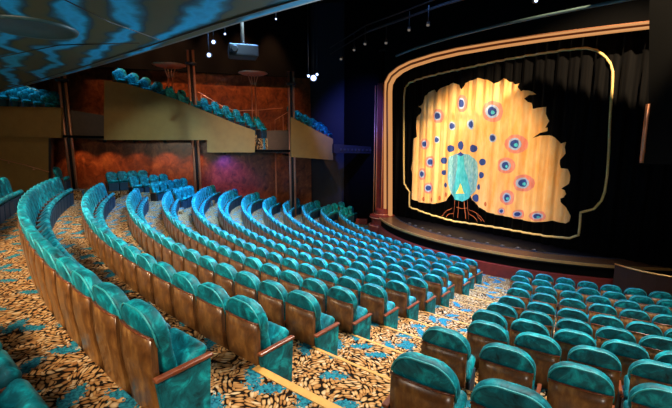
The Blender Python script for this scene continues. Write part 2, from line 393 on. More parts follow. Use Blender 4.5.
def make_seat(label, end=0):
    t_ = thing('theater_seat', label, 'seat')
    W = .254
    bm = NB(); pad(bm, back_outline(W, .43, .975, .17), -.075, .055, .04); b = obj('backrest', bm, M['velvet'], t_)
    bm = NB(); o = back_outline(W-.006, .68, .967, .165)[2:-1]
    tube(bm, [(x, -.078+lean(z)+.012, z) for x, z in o], .008, 5); obj('piping', bm, M['piping'], b)
    # wooden back shell, S shaped in profile
    bm = NB(); zs = [.04, .12, .20, .28, .36, .44, .54, .66, .78]; g = []
    for z in zs:
        hw = W-.012-.02*max(0, (.5-z)/.5)
        row = []
        for s in range(7):
            x = -hw+2*hw*s/6; yb = -.205+.018*abs(x/hw)**3+(.03*((.6-z)/.6)**2 if z < .6 else 0)+.012*math.sin(z*8)
            row.append((bm.verts.new((x, yb, z)), bm.verts.new((x*.97, yb+.05, z))))
        g.append(row)
    for a_, b_ in zip(g[:-1], g[1:]):
        for s in range(6):
            bm.faces.new((a_[s][0], a_[s+1][0], b_[s+1][0], b_[s][0])).smooth = True; bm.faces.new((a_[s][1], b_[s][1], b_[s+1][1], a_[s+1][1])).smooth = True
        for s in (0, 6): bm.faces.new((a_[s][0], b_[s][0], b_[s][1], a_[s][1]))
    for rw in (g[0], g[-1]):
        for s in range(6): bm.faces.new((rw[s][0], rw[s+1][0], rw[s+1][1], rw[s][1]))
    sh = obj('back_shell', bm, M['wood'], t_)
    bm = NB(); tube(bm, [(x*W*.97, -.205+.018*abs(x)**3, .782) for x in (-1, -.5, 0, .5, 1)], .009, 6); obj('shell_trim', bm, M['redwood'], sh)
    # tip-up cushion, half raised
    bm = NB(); rbox(bm, (0, .15, .0), (.47, .30, .11), .045, seg=3)
    for v_ in bm.verts: v_.co.z += .02*(1-(v_.co.x/.24)**2)*(1 if v_.co.z > 0 else 0)
    bmesh.ops.transform(bm, matrix=Matrix.Translation((0, .02, .35)) @ Matrix.Rotation(R_(42), 4, 'X'), verts=bm.verts)
    obj('cushion', bm, M['velvet'], t_, 60)
    bm = NB(); prism(bm, [(-.235, -.02, .01), (-.235, .23, .01), (-.235, .25, .42), (-.235, .03, .34)], (.47, 0, 0)); bmesh.ops.bevel(bm, geom=bm.edges[:], offset=.012, segments=1, affect='EDGES'); obj('seat_base', bm, M['darkbase'], t_)
    for s in ((1,) if not end else (end,)):
        x = s*.282
        if end:
            bm = NB(); prism(bm, [(x-.024, -.20, .475), (x-.024, .23, .475), (x-.024, .20, .005), (x-.024, -.15, .005)], (.048, 0, 0))
            bmesh.ops.bevel(bm, geom=bm.edges[:], offset=.008, segments=2, affect='EDGES')
            p = obj('aisle_panel', bm, M['velvet'], t_, 40)
            bm = NB(); rbox(bm, (x, .02, .493), (.058, .46, .03), .01); obj('armrest_cap', bm, M['redwood'], p)
        else:
            bm = NB(); rbox(bm, (x, .00, .493), (.038, .34, .03), .01); rbox(bm, (x, .02, .24), (.02, .30, .47), .006, mi=1); obj('armrest', bm, [M['redwood'], M['black']], t_)
    return t_
def copy_tree(o, parent=None):
    c = o.copy(); COL.objects.link(c)
    if parent is not None: c.parent = parent
    for ch in list(o.children): copy_tree(ch, c)
    return c

ORD = ['', 'first', 'second', 'third', 'fourth', 'fifth', 'sixth', 'seventh', 'eighth', 'ninth', 'tenth', 'eleventh', 'twelfth', 'thirteenth', 'fourteenth', 'fifteenth', 'sixteenth', 'seventeenth', 'eighteenth', 'nineteenth', 'twentieth']
def ordn(k):
    if k <= 20: return ORD[k]
    return ('twenty' if k < 30 else 'thirty' if k < 40 else 'forty') + ('-'+ORD[k % 10] if k % 10 else '') if k % 10 else {30: 'thirtieth', 40: 'fortieth', 50: 'fiftieth'}[k]
def rowname(i, last=11, first=0):
    k = i-first+1; m_ = last-i+1
    if k == 1: return 'rearmost row'
    if k <= 6: return ordn(k)+' row from the back'
    if m_ == 1: return 'frontmost row'
    return ordn(m_)+' row from the front'
seats = []   # (x, y, z, yaw, end, label, group, keep)
def path_r(i, a):
    d = max(0, -a-121); return RR(i)-.009*d*d
A_END = {-1: -103.0, 0: -105.6, 1: -108, 2: -110.5, 3: -113.5, 4: -125.6, 5: -127, 6: -128.4, 7: -128.6, 8: -129.4, 9: -131.4, 10: -133.4, 11: -132}
for i in range(-1, 12):
    a = AISLE_L[i]; k = 1; step = 0
    while a > A_END[i]:
        r = path_r(i, a); half = .28/r*57.2958; a -= half
        pos = pol(r-.16, a); e = 1e-2
        tan = (pol(path_r(i, a-e), a-e)-pol(path_r(i, a+e), a+e)).normalized()     # along row, away from aisle
        fwd = Vector((-tan.y, tan.x, 0)); fwd = fwd if fwd.dot(-pos) > 0 else -fwd
        yaw = math.atan2(fwd.y, fwd.x)-math.pi/2
        if i == -1: lab = 'teal velvet seat %s from the aisle in the corner row nearest the viewer' % ordn(k)
        else: lab = 'teal velvet seat %s from the aisle, %s, large curved left block' % (ordn(k), rowname(i))
        seats.append((pos.x, pos.y, ZF(i), yaw, 1 if k == 1 else 0, lab, 'seats of the curved left block'))
        a -= half; k += 1
# one lone seat beyond the upper row and the far side section
p = pol(RR(-1)-.16, -113.6); seats.append((p.x, p.y, .02, math.atan2(-p.y, -p.x)-math.pi/2, 0, 'lone teal seat beside the copper column under the left balcony', 'seats of the far side section'))
for q, (A, B, z, n) in enumerate(SIDE):
    d = (B-A).normalized(); nrm = Vector((d.y, -d.x, 0)); nrm = nrm if nrm.x > 0 else -nrm; L = (B-A).length
    n = max(2, int(L/.5)); 
    for k in range(n):
        p = A+d*(L*(k+.5)/n)+nrm*.16
        seats.append((p.x, p.y, z, math.atan2(nrm.y, nrm.x)-math.pi/2, 0, 'teal seat %s from the left, %s row of the far side section below the balcony' % (ordn(k+1), ['highest', 'second highest', 'third highest', 'lowest'][q]), 'seats of the far side section'))
# right block
for j, fi in enumerate(RF):
    r = RR(fi); a = RFA[j]; k = 1
    while a < -48:
        half = RFP[j]/2/r*57.2958; a += half; p = pol(r-.16, a)
        seats.append((p.x, p.y, ZF(fi), math.atan2(-p.y, -p.x)-math.pi/2, -1 if k == 1 else 0, 'teal velvet seat %s from the aisle, %s, right-hand block' % (ordn(k), rowname(j, 9, 0)), 'seats of the right-hand block'))
        a += half; k += 1
# ------------------------------------------------------------------ balcony along the left wall
F0, F1 = (-14.2, -25.0), (-9.9, -14.0)
FD = Vector((F1[0]-F0[0], F1[1]-F0[1], 0)).normalized(); FN = Vector((FD.y, -FD.x, 0))      # FN points into the house
def FL(off): return ((F0[0]+FN.x*off, F0[1]+FN.y*off), (F1[0]+FN.x*off, F1[1]+FN.y*off))
def fp(u, v, off=0): return at_line(u, v, *FL(off))
def panel(px, off, th, mat, name, parent):
    bm = NB(); prism(bm, [fp(u, v, off) for u, v in px], -FN*th); return obj(name, bm, mat, parent)
bal = thing('balcony', 'stepped balcony front in beige above the burl wood wall on the left', 'balcony', (-13.5, -22.8, 0))
panel([(104, 80), (125, 83.5), (150, 90.5), (175, 99), (210, 113), (235, 123.5), (255, 130.5), (255, 152.5), (207, 152.5), (207, 140), (104, 140)], 0, .25, M['beige'], 'parapet', bal)
panel([(255, 131), (291, 130), (291, 153), (255, 152.5)], -.6, .2, M['brownpanel'], 'recessed_panel', bal)
panel([(60, 108), (106, 116), (106, 140), (60, 138)], -.8, .2, M['brownpanel'], 'recessed_panel', bal)
panel([(291, 117), (310, 127), (333, 139), (333, 160), (291, 157)], -.05, .25, M['beige'], 'parapet', bal)
panel([(-60, 104), (-10, 106), (61, 107.5), (61, 138), (-60, 135)], -.05, .3, M['beige'], 'parapet', bal)
# slabs (balcony floor and underside), running back to the wall
bm = NB()
for pts in ([(104, 139.5), (207, 139.5)], [(207, 152), (291, 152)], [(291, 156.5), (333, 159.5)], [(-60, 135), (104, 138.5)]):
    a_, b_ = fp(*pts[0], -.26), fp(*pts[1], -.26)
    prism(bm, [a_, b_, b_-FN*3.2, a_-FN*3.2], (0, 0, .12))
obj('underside', bm, M['darkgap'], bal)
# stepped seating deck behind the parapets and the balcony seats
def deck_tiers(u0, v0, u1, v1, n, side, drop):
    A, B = fp(u0, v0, 0), fp(u1, v1, 0)
    bmx = NB()
    for k in range(n):
        f_ = (k+.5)/n; P = A.lerp(B, f_); z = P.z-drop; L = (B-A).length/n
        c0 = Vector((P.x, P.y, z))-FN*1.15
        hd_ = FD if True else -FD
        for j in range(3): box(bmx, Vector((P.x, P.y, z+.16*j-.3))-FN*(.62+.56*j), (L*1.02, .56, .6), math.atan2(FD.y, FD.x))
        for j in range(3):
            q = Vector((P.x, P.y, z+.16*j))-FN*(.62+.56*j)
            seats.append((q.x, q.y, z+.16*j, math.atan2(FD.y, FD.x)-math.pi/2-.75, 0, '%s seat inward from the parapet, tier %s down on the %s' % (['teal nearest', 'teal middle', 'teal farthest'][j], ordn(k+1), side), 'seats up on the balcony'))
    return bmx
bm = deck_tiers(110, 80, 268, 134, 13, 'main balcony', .34); obj('deck', bm, M['carpet'], bal)
bm = deck_tiers(294, 119, 334, 139, 5, 'end balcony', .34); obj('deck', bm, M['carpet'], bal)
bm = deck_tiers(-35, 96, 50, 110, 7, 'upper left balcony', .28); obj('deck', bm, M['carpet'], bal)

# ------------------------------------------------------------------ place the seats: largest 300 as things, the rest as one object
cands = []
for s in seats:
    pr = project((s[0], s[1], s[2]+.6))
    if pr is None: continue
    pt = project((s[0], s[1], s[2]+.86))
    m_ = 14+.45*FPX/pr[2]
    if -m_ < pr[0] < 672+m_ and pt is not None and -m_ < pr[1] and pt[1] < 412: cands.append((pr[2], s))
cands.sort(key=lambda q: q[0])
LAB = {0: make_seat('x', 0), 1: make_seat('x', 1), -1: make_seat('x', -1)}
used = set()
for dpt, s in cands[:300]:
    pr = LAB[s[4]]
    o = copy_tree(pr) if s[4] in used else pr
    used.add(s[4])
    o.location = s[:3]; o.rotation_euler = (0, 0, s[3]); o['label'] = s[5]; o['group'] = s[6]
rest = cands[300:]
print('seats total', len(cands), 'as things', min(300, len(cands)))
def merged_mesh(root):
    bm = NB(); mats = []
    for o in root.children_recursive:
        me = o.data; idx = []
        for m_ in me.materials:
            if m_ not in mats: mats.append(m_)
            idx.append(mats.index(m_))
        n0 = len(bm.faces); bm.from_mesh(me); bm.faces.ensure_lookup_table()
        for f_ in bm.faces[n0:]: f_.material_index = idx[f_.material_index]
    me = bpy.data.meshes.new('seat_source'); bm.to_mesh(me); bm.free(); return me, mats
src, mats = merged_mesh(LAB[0])
bm = NB()
for dpt, s in rest:
    n0 = len(bm.verts); bm.from_mesh(src); bm.verts.ensure_lookup_table()
    T = Matrix.Translation(s[:3]) @ Matrix.Rotation(s[3], 4, 'Z')
    bmesh.ops.transform(bm, matrix=T, verts=bm.verts[n0:])
bpy.data.meshes.remove(src)
if rest:
    o = obj('distant_seats', bm, mats); o['kind'] = 'stuff'; tag(o, 'rows of small teal seats in the distance toward the left wall and balcony', 'seats')
else: bm.free()

# ------------------------------------------------------------------ walls and ceiling
def wall(name, pts, z0, z1, mat, th=.2):
    bm = NB(); (x0, y0), (x1, y1) = pts; d = Vector((x1-x0, y1-y0, 0)).normalized(); n_ = Vector((d.y, -d.x, 0))
    prism(bm, [(x0, y0, z0), (x1, y1, z0), (x1, y1, z1), (x0, y0, z1)], n_*th); return struct(name, bm, mat)
W0, W1 = FL(-3.0)
Wd = FD
wa = Vector((*W0, 0))-Wd*4; wb = Vector((*W1, 0))+Wd*1.55
# burl wood wall with panel seams
bm = NB()
L = (wb-wa).length; n = 20
for k in range(n):
    for z0, z1 in ((-3.6, -.9), (-.88, .7), (.72, 2.0), (2.02, 3.4), (3.42, 4.8), (4.82, 6.0)):
        p0 = wa+Wd*(L*k/n+.012); p1 = wa+Wd*(L*(k+1)/n-.012)
        prism(bm, [(p0.x, p0.y, z0), (p1.x, p1.y, z0), (p1.x, p1.y, z1), (p0.x, p0.y, z1)], -FN*.12)
prism(bm, [(wa.x, wa.y, -3.6), (wb.x, wb.y, -3.6), (wb.x, wb.y, 6.0), (wa.x, wa.y, 6.0)], -FN*.1)
bmesh.ops.translate(bm, verts=bm.verts, vec=(0, 0, 0))
struct('wall_left', bm, M['burl'])
# dark wall from the burl wall to the proscenium, rear and far walls, ceiling
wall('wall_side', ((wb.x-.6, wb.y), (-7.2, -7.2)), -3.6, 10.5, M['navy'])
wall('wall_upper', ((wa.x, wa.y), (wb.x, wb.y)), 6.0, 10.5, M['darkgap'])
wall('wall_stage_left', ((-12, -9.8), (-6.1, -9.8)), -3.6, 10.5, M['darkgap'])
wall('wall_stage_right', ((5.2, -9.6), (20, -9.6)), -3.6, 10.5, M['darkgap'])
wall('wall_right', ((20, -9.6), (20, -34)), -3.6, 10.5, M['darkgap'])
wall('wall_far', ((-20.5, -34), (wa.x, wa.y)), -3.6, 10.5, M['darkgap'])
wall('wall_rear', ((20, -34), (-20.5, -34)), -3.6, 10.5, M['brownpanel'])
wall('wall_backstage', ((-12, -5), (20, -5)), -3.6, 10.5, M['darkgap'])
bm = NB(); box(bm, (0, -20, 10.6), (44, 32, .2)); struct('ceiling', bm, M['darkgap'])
# big beige wall at far left beside the burl wood
bm = NB(); prism(bm, [fp(-60, 133, -.35), fp(48.5, 137, -.35), fp(48.5, 185, -.35), fp(-60, 215, -.35)], -FN*.3); struct('wall_beige', bm, M['beige'])
bm = NB(); prism(bm, [fp(48.5, 138, -.35), fp(51, 138, -.35), fp(51, 180, -.35), fp(48.5, 180, -.35)], -FN*.35); struct('trim_30', bm, M['black'])
# handrail on the beige wall
t_ = thing('handrail', 'thin wall handrail sloping down the beige wall at far left', 'handrail', tuple(fp(30, 167, -.25)))
bm = NB(); tube(bm, [fp(-30, 151, -.22), fp(0, 159, -.22), fp(25, 165, -.22), fp(49, 172, -.22)], .022, 8); obj('rail', bm, M['copper'], t_)
for u, v in ((8, 161), (33, 167.5)):
    bm = NB(); a_ = fp(u, v, -.22); tube(bm, [a_, a_-Vector((0, 0, .09)), a_-Vector((0, 0, .09))-FN*.14], .016, 6); lathe(bm, a_-Vector((0, 0, .12))-FN*.06, [(.05, 0), (.05, .03)]); obj('bracket', bm, M['copper'], t_)

# soffit overhead: underside of the balcony above the viewer
SZ = CAMZ+1.4
edge_px = [(-60, 107), (0, 92), (50, 79), (100, 65), (140, 52.8), (180, 40.5), (224, 26.5), (270, 13), (320, -1)]
edge = [at_z(u, v, SZ) for u, v in edge_px]
edge += [pol(24.75, a)+Vector((0, 0, SZ)) for a in (-74, -71, -66, -60)]
bm = NB(); poly = [Vector(p) for p in edge]+[Vector((18.5, -33.5, SZ)), Vector((-19, -33.5, SZ))]
prism(bm, poly, (0, 0, .5)); struct('ceiling_soffit', bm, M['soffit'])
bm = NB()
for k in range(len(edge)-1):
    a_, b_ = edge[k], edge[k+1]; d = (b_-a_).normalized(); n_ = Vector((-d.y, d.x, 0)); n_ = n_ if n_.y > 0 else -n_
    prism(bm, [a_+Vector((0, 0, .0)), b_+Vector((0, 0, .0)), b_+n_*.12+Vector((0, 0, .04)), a_+n_*.12+Vector((0, 0, .04))], (0, 0, .7))
struct('trim_31', bm, M['soffitrim'])
bm = NB()
tube(bm, [p-Vector((0, .14, .005)) for p in edge], .012, 6)
for pts in ([(0, 57), (60, 45), (140, 43)], [(55, -5), (110, 22), (160, 40)], [(0, 66), (30, 72), (45, 80)]):
    tube(bm, [at_z(u, v, SZ-.004) for u, v in pts], .008, 5)
struct('trim_32', bm, M['black'])
c = at_z(33, 28, SZ-.01)
bm = NB(); lathe(bm, (0, 0, 0), [(.0, .0), (.40, .0), (.43, -.02), (.46, -.03), (.48, .0), (.48, .02)], 48); o = obj('ceiling_disc', bm, [M['disc']]); o.location = c
o.scale = (1, 1, 1); tag(o, 'round dark teal disc recessed in the swirled soffit overhead', 'ceiling disc')

# columns: paired copper pipes with black collars
def column(u, v, z0, z1, off, label, sp=.13):
    p = fp(u, v, off); t_ = thing('column', label, 'column', (p.x, p.y, z0))
    for s in (-1, 1):
        bm = NB(); q = p+FD*s*sp; tube(bm, [(q.x, q.y, z0+.05), (q.x, q.y, z1)], .062, 12); obj('pipe', bm, M['copper'], t_)
    bm = NB(); tube(bm, [(p.x-FN.x*.05, p.y-FN.y*.05, z0), (p.x-FN.x*.05, p.y-FN.y*.05, z1)], .07, 10); obj('core', bm, M['black'], t_)
    bm = NB(); lathe(bm, (p.x, p.y, z1-.75), [(.26, 0), (.28, .05), (.28, .12), (.24, .14)], 20); lathe(bm, (p.x, p.y, z0), [(.30, 0), (.30, .1), (.25, .13)], 20); obj('collar', bm, M['black'], t_)
column(190.3, 54, -2.4, CAMZ+4.7, -.55, 'tall copper double-pipe column between the side seats and balcony parapet')
column(290.8, 75, -2.9, CAMZ+3.9, -.45, 'copper double-pipe column at the right end of the balcony')
column(62.0, 80, -.5, CAMZ+3.6, -.6, 'leftmost copper column, rising beside the teal soffit')
def slim(u, v, z0, z1, off, label):
    p = fp(u, v, off); bm = NB(); tube(bm, [(p.x, p.y, z0), (p.x, p.y, z1)], .045, 10); lathe(bm, (p.x, p.y, z1-.12), [(.12, 0), (.14, .05), (.12, .1)], 14)
    tag(obj('post', bm, M['copper'], None, None, (p.x, p.y, z0)), label, 'post')
slim(276, 180, -2.8, CAMZ-.6, -2.3, 'slim copper post against the burl wood below the balcony')
# wide-headed torchere lamps standing on the balcony
def torchere(u, vtop, vbase, wpx, off, label):
    p = fp(u, vtop, off); b_ = fp(u, vbase, off); t_ = thing('torchere', label, 'lamp', (p.x, p.y, b_.z)); hw = wpx/2/FPX*22.8
    for s in (-1, 1):
        bm = NB(); q = p+FD*s*.11; tube(bm, [(q.x, q.y, b_.z), (q.x, q.y, p.z-.55)], .035, 8); obj('stem', bm, M['copper'], t_)
        bm = NB(); tube(bm, [(q.x, q.y, p.z-.57), (q.x+FD.x*s*.18, q.y+FD.y*s*.18, p.z-.02)], .03, 8); tube(bm, [(p.x+FD.x*s*.05, p.y+FD.y*s*.05, p.z-.57), (p.x+FD.x*s*.10, p.y+FD.y*s*.10, p.z-.02)], .022, 8); obj('arm', bm, M['copper'], t_)
    bm = NB(); lathe(bm, (0, 0, 0), [(hw*.35, -.03), (hw*.8, 0), (hw, .07), (hw*.97, .09), (hw*.7, .03), (.05, .02)], 32); o = obj('dish', bm, M['copper'], t_); o.matrix_parent_inverse = Matrix(); o.location = (0, 0, p.z-b_.z)
    bm = NB(); rbox(bm, (p.x, p.y, b_.z+.03), (.5, .3, .06), .01, math.atan2(FD.y, FD.x)); obj('base', bm, M['copper'], t_)
torchere(169.5, 66.5, 104, 29, -1.6, 'copper torchere with wide flat dish, left one on the balcony')
torchere(253, 74.5, 128, 28, -1.6, 'copper torchere with wide flat dish, right one on the balcony')
def rail(pts, off, label, posts=()):
    P = [fp(u, v, off) for u, v in pts]; t_ = thing('handrail', label, 'handrail', tuple(P[0]))
    bm = NB(); tube(bm, P, .022, 8); obj('rail', bm, M['copper'], t_)
    for u, v, dv in posts:
        bm = NB(); a_ = fp(u, v, off); b_ = fp(u, v+dv, off); tube(bm, [a_, (a_.x, a_.y, b_.z)], .018, 6); obj('baluster', bm, M['copper'], t_)
rail([(198, 92), (210, 99), (222, 106), (235, 111), (260, 110), (283, 108)], -1.9, 'copper handrail stepping down behind the balcony seats', [(201, 94, 16), (222, 106, 12), (236, 111, 14), (258, 110, 16)])
rail([(288, 112), (275, 120), (275, 132)], -.7, 'short angled copper rail beside the end balcony', [(283, 116, 16), (288, 112, 20)])
rail([(26, 86), (40, 92), (52, 97)], -1.4, 'copper rail on the upper left balcony near the soffit', [(30, 88, 14), (50, 96, 11)])

# ------------------------------------------------------------------ stage
SX = -.35; SZT = -2.07
def stage_edge(off=0, a0=-140, a1=-34, n=48):
    P = []
    for k in range(n+1):
        a = R_(a0+(a1-a0)*k/n); r = 7.6+off
        P.append(Vector((SX+r*1.12*math.cos(a)*1.0, -5.6+r*math.sin(a), 0)))
    return P
st = thing('stage', 'curved thrust stage with a dark floor and gold rim before the curtain', 'stage', (SX, -9, SZT))
bm = NB(); E = [p for p in stage_edge(0)]; poly = [Vector((p.x, p.y, SZT)) for p in E]+[Vector((7.2, -5.3, SZT)), Vector((-6.6, -5.3, SZT))]
prism(bm, poly, (0, 0, -.12)); obj('stage_floor', bm, M['stagefloor'], st)
def band(off0, off1, z0, z1, mat, name, parent, a0=-140, a1=-34):
    bm = NB(); A = stage_edge(off0, a0, a1); B = stage_edge(off1, a0, a1); P = []
    for p, q in zip(A, B): P.append([bm.verts.new((*x.xy, z)) for x, z in ((p, z0), (q, z0), (q, z1), (p, z1))])
    for a_, b_ in zip(P[:-1], P[1:]):
        for j in range(4): bm.faces.new((a_[j], a_[(j+1) % 4], b_[(j+1) % 4], b_[j])).smooth = False
    bm.faces.new(P[0][::-1]); bm.faces.new(P[-1]); return obj(name, bm, mat, parent)
band(-.75, .02, SZT, SZT+.03, M['stagewood'], 'wood_rim', st)
band(.02, .06, SZT-.05, SZT+.04, M['gold'], 'gold_edge', st)
band(-.81, -.75, SZT, SZT+.05, M['grey'], 'inner_edge', st)
band(-.3, -.05, -3.0, SZT-.12, M['darkgap'], 'stage_skirt', st)
band(-.05, .10, -3.0, -2.52, M['burgundy'], 'stage_wall', st)
# footlights along the stage rim
E2 = stage_edge(-.95)
for k in range(11, 34, 2):
    p = E2[k]; t_ = thing('footlight', 'small footlight set in the dark stage floor along the rim', 'footlight', (p.x, p.y, SZT), 0, 'footlights along the stage rim')
    bm = NB(); rbox(bm, (p.x, p.y, SZT+.035), (.16, .10, .07), .01); obj('housing', bm, M['grey'], t_)
    bm = NB(); lathe(bm, (p.x, p.y, SZT+.07), [(.035, 0), (.035, .012)], 12); obj('lens', bm, M['dimbulb'], t_)
# curved rail and low wall at the right of the stage
rp = [at_z(u, v, CAMZ-3.95) for u, v in [(615, 264.5), (628, 268.5), (642, 272), (657, 275), (672, 277.5), (700, 281), (740, 285)]]
t_ = thing('stage_ramp_wall', 'low curved burgundy wall with gold rail at the right of the stage', 'low wall', tuple(rp[0]))
bm = NB()
for a_, b_ in zip(rp[:-1], rp[1:]):
    prism(bm, [a_, b_, (b_.x, b_.y, -2.96), (a_.x, a_.y, -2.96)], Vector((-.0, .10, 0)))
obj('wall_panel', bm, plain('shaded_ramp_burgundy', (.03, .010, .007), .5), t_)  # burgundy wall, its shadow put into a darker colour
bm = NB(); tube(bm, [p+Vector((0, 0, .02)) for p in rp], .03, 8); obj('rail', bm, M['gold'], t_)

# proscenium arch
YA = -10.9
def arch_band(outer, inner, y, th, mat, name, parent):
    bm = NB(); O = [at_y(u, v, YA) for u, v in outer]; I = [at_y(u, v, YA) for u, v in inner]; P = []
    for p, q in zip(O, I): P.append([bm.verts.new((a_.x, yy, a_.z)) for a_, yy in ((p, y), (q, y), (q, y+th), (p, y+th))])
    for a_, b_ in zip(P[:-1], P[1:]):
        for j in range(4): bm.faces.new((a_[j], a_[(j+1) % 4], b_[(j+1) % 4], b_[j]))
    bm.faces.new(P[0][::-1]); bm.faces.new(P[-1]); return obj(name, bm, mat, parent)
def arc_px(d):
    # centre line of the arch traced on its plane, shifted by d pixels outwards
    base = [(388.5, 216), (388.5, 180), (388.5, 140), (388.3, 110), (388.3, 92), (389, 84), (393, 76.5), (401, 70), (412, 64.5), (435, 57.3), (459, 51.8), (500, 44.8), (540, 39), (577, 34.2), (615, 29.6), (652, 25.4), (675, 22.8)]
    out = []
    for k, (u, v) in enumerate(base):
        a_ = base[max(0, k-1)]; b_ = base[min(len(base)-1, k+1)]; dx, dy = b_[0]-a_[0], b_[1]-a_[1]; l = math.hypot(dx, dy)
        out.append((u+dy/l*d, v-dx/l*d))
    return out
ar = thing('proscenium_arch', 'tall gold lit proscenium arch framing the black stage curtain', 'proscenium arch', (-6.2, YA, SZT))
arch_band(arc_px(3.3), arc_px(1.5), YA-.12, .2, M['bulb'], 'outer_light_strip', ar)
arch_band(arc_px(1.5), arc_px(-1.1), YA-.05, .2, M['channel'], 'channel', ar)
arch_band(arc_px(-1.1), arc_px(-2.9), YA-.12, .2, M['bulb'], 'inner_light_strip', ar)
arch_band(arc_px(4.6), arc_px(3.3), YA-.08, .25, M['copper'], 'copper_edge', ar)
lo = [(u, v) for u, v in arc_px(0)]
# dark copper pilaster beside the arch, standing on a round plinth
pb = at_y(379.5, 216, YA)
pil = thing('pilaster', 'dark copper pilaster on a round plinth at the left of the arch', 'pilaster', (pb.x, pb.y, SZT-.6))
bm = NB()
pw = [at_y(u, 216, YA) for u in (375.5, 377, 383.5)]
box(bm, ((pw[1].x+pw[2].x)/2, YA, (SZT+CAMZ+3.1)/2), (pw[2].x-pw[1].x, .3, CAMZ+3.1-SZT)); obj('shaft', bm, M['burgundy'], pil)
bm = NB()
for x in (pw[0].x, pw[1].x+.05, pw[2].x-.03): tube(bm, [(x, YA-.17, SZT), (x, YA-.17, CAMZ+3.0)], .03, 8)
obj('pipe', bm, M['copper'], pil)
pc = at_y(383, 218, YA)
bm = NB(); lathe(bm, (pc.x, YA-.05, -2.95), [(.75, 0), (.75, .35), (.68, .40), (.60, .45), (.60, .75), (.70, .80), (.70, .92), (.55, .97), (.42, 1.0), (.42, 1.25), (.36, 1.3)], 32); obj('plinth', bm, M['burgundy'], pil, 40)
bm = NB()
for z, r in ((.37, .74), (.82, .71), (1.0, .45)): tube(bm, [(pc.x+r*math.cos(a*math.pi/12), YA-.05+r*math.sin(a*math.pi/12), -2.95+z) for a in range(24)], .022, 6, True)
obj('plinth_ring', bm, M['copper'], pil)
# side stand near the plinth
q = at_z(362, 222, -2.86); bm = NB(); rbox(bm, (q.x, q.y, -2.97+.16), (.7, .35, .32), .03, .6); tag(obj('side_step', bm, M['burgundy'], None, None, (q.x, q.y, -2.97)), 'low dark red step left of the round plinth', 'step')

# stage curtain with peacock motif and gold border
YC = -10.45
def fold(x, z=0): return .04*math.sin(x*15.0)+.03*math.sin(x*9.3+1)+.018*math.sin(x*31+2)
cu = thing('stage_curtain', 'black folded stage curtain with a golden peacock and gold border', 'curtain', (0, YC, SZT))
bm = NB(); n = 420; x0, x1 = -7.0, 8.5; g = []
for k in range(n+1):
    x = x0+(x1-x0)*k/n; g.append((bm.verts.new((x, YC+fold(x), SZT+.03)), bm.verts.new((x, YC+fold(x), 6.9))))
for a_, b_ in zip(g[:-1], g[1:]): bm.faces.new((a_[0], b_[0], b_[1], a_[1])).smooth = True
o = obj('drape', bm, M['drape'], cu); md = o.modifiers.new('t', 'SOLIDIFY'); md.thickness = .02; md.offset = 0
def applique(polys, lift, mats_idx, bm):
    """flat outlines laid on the folded curtain"""
    tmp = NB(); vs = [tmp.verts.new((p.x, 0, p.z)) for p in polys]
    for tri in tessellate_polygon([[Vector((p.x, p.z, 0)) for p in polys]]):
        try: tmp.faces.new([vs[j] for j in tri])
        except ValueError: pass
    xa = min(p.x for p in polys); xb = max(p.x for p in polys); x = xa+.04
    while x < xb:
        bmesh.ops.bisect_plane(tmp, geom=tmp.verts[:]+tmp.edges[:]+tmp.faces[:], plane_co=(x, 0, 0), plane_no=(1, 0, 0)); x += .045
    for v_ in tmp.verts: v_.co.y = YC+fold(v_.co.x)-.03-lift
    mp = {}
    for v_ in tmp.verts: mp[v_] = bm.verts.new(v_.co)
    for f_ in tmp.faces: nf = bm.faces.new([mp[v_] for v_ in f_.verts]); nf.material_index = mats_idx; nf.smooth = True
    tmp.free()
def pc_(pts): return [at_y(u, v, YC) for u, v in pts]
tail = [(417,127),(417.6,117.6),(422,110),(419,106.5),(423.5,103.6),(425.7,96),(429,93),(434,89.6),(438,93),(441,88),(447,86),(454,83),(459,85),(462.5,89.5),(466,83),(473.5,79.6),(479.4,78.3),(488,80),(491,81.5),(495,84),(499,81.7),(504,78),(507,79.5),(510,82),(513,82),(515.7,84.6),(519.5,83.3),(517.5,87),(521,91.3),(524,90.5),(529,90.6),(533,92),(537,94.5),(529,95),(525,98.8),(528,102),(531.3,103),(533,106),(533.6,109),(539.5,107.7),(546.5,107),(546,113.7),(549,121),(547.5,124),(545.5,128),(547.7,127.5),(547.5,131),(539.5,133.2),(533,138.4),(539.5,135.7),(548.5,135.2),(553,136),(556,137.6),(558,140),(560.4,143.6),(566.5,142),(565,147),(566,153.3),(563,157),(559.6,160),(559.5,164),(561,168),(567.8,169),(570.8,175.6),(570.5,180),(569,183.6),(561.5,188.7),(565,190),(566,194),(564,197.3),(560.6,198.5),(561,202),(564,205),(569,211),(571.3,216),(570,221),(565.8,223.4),(559,222),(552,220.5),(541,222),(531.5,221.7),(514,218),(500,215),(490,213),(483.4,209.3),(478,206),(473,200),(471,192),(462,188),(452,190),(450,195.6),(447,200.7),(442,202),(434,203.7),(427,203),(419,202),(411.8,198.5),(411.5,189.7),(413,178),(411,169),(412.3,160),(412.5,151.5),(413,139.7),(417.6,136.8)]
bm = NB(); PKM = [M['pk_cream'], M['pk_navy'], M['pk_ring'], M['pk_pink'], M['pk_teal'], M['pk_wing'], M['pk_orange'], M['pk_yellow']]
applique(pc_(tail), 0, 0, bm)
def ell(u, v, rx, ry, n=14, k=0): return [(u+rx*math.cos(2*math.pi*j/n), v+ry*math.sin(2*math.pi*j/n)) for j in range(n)]
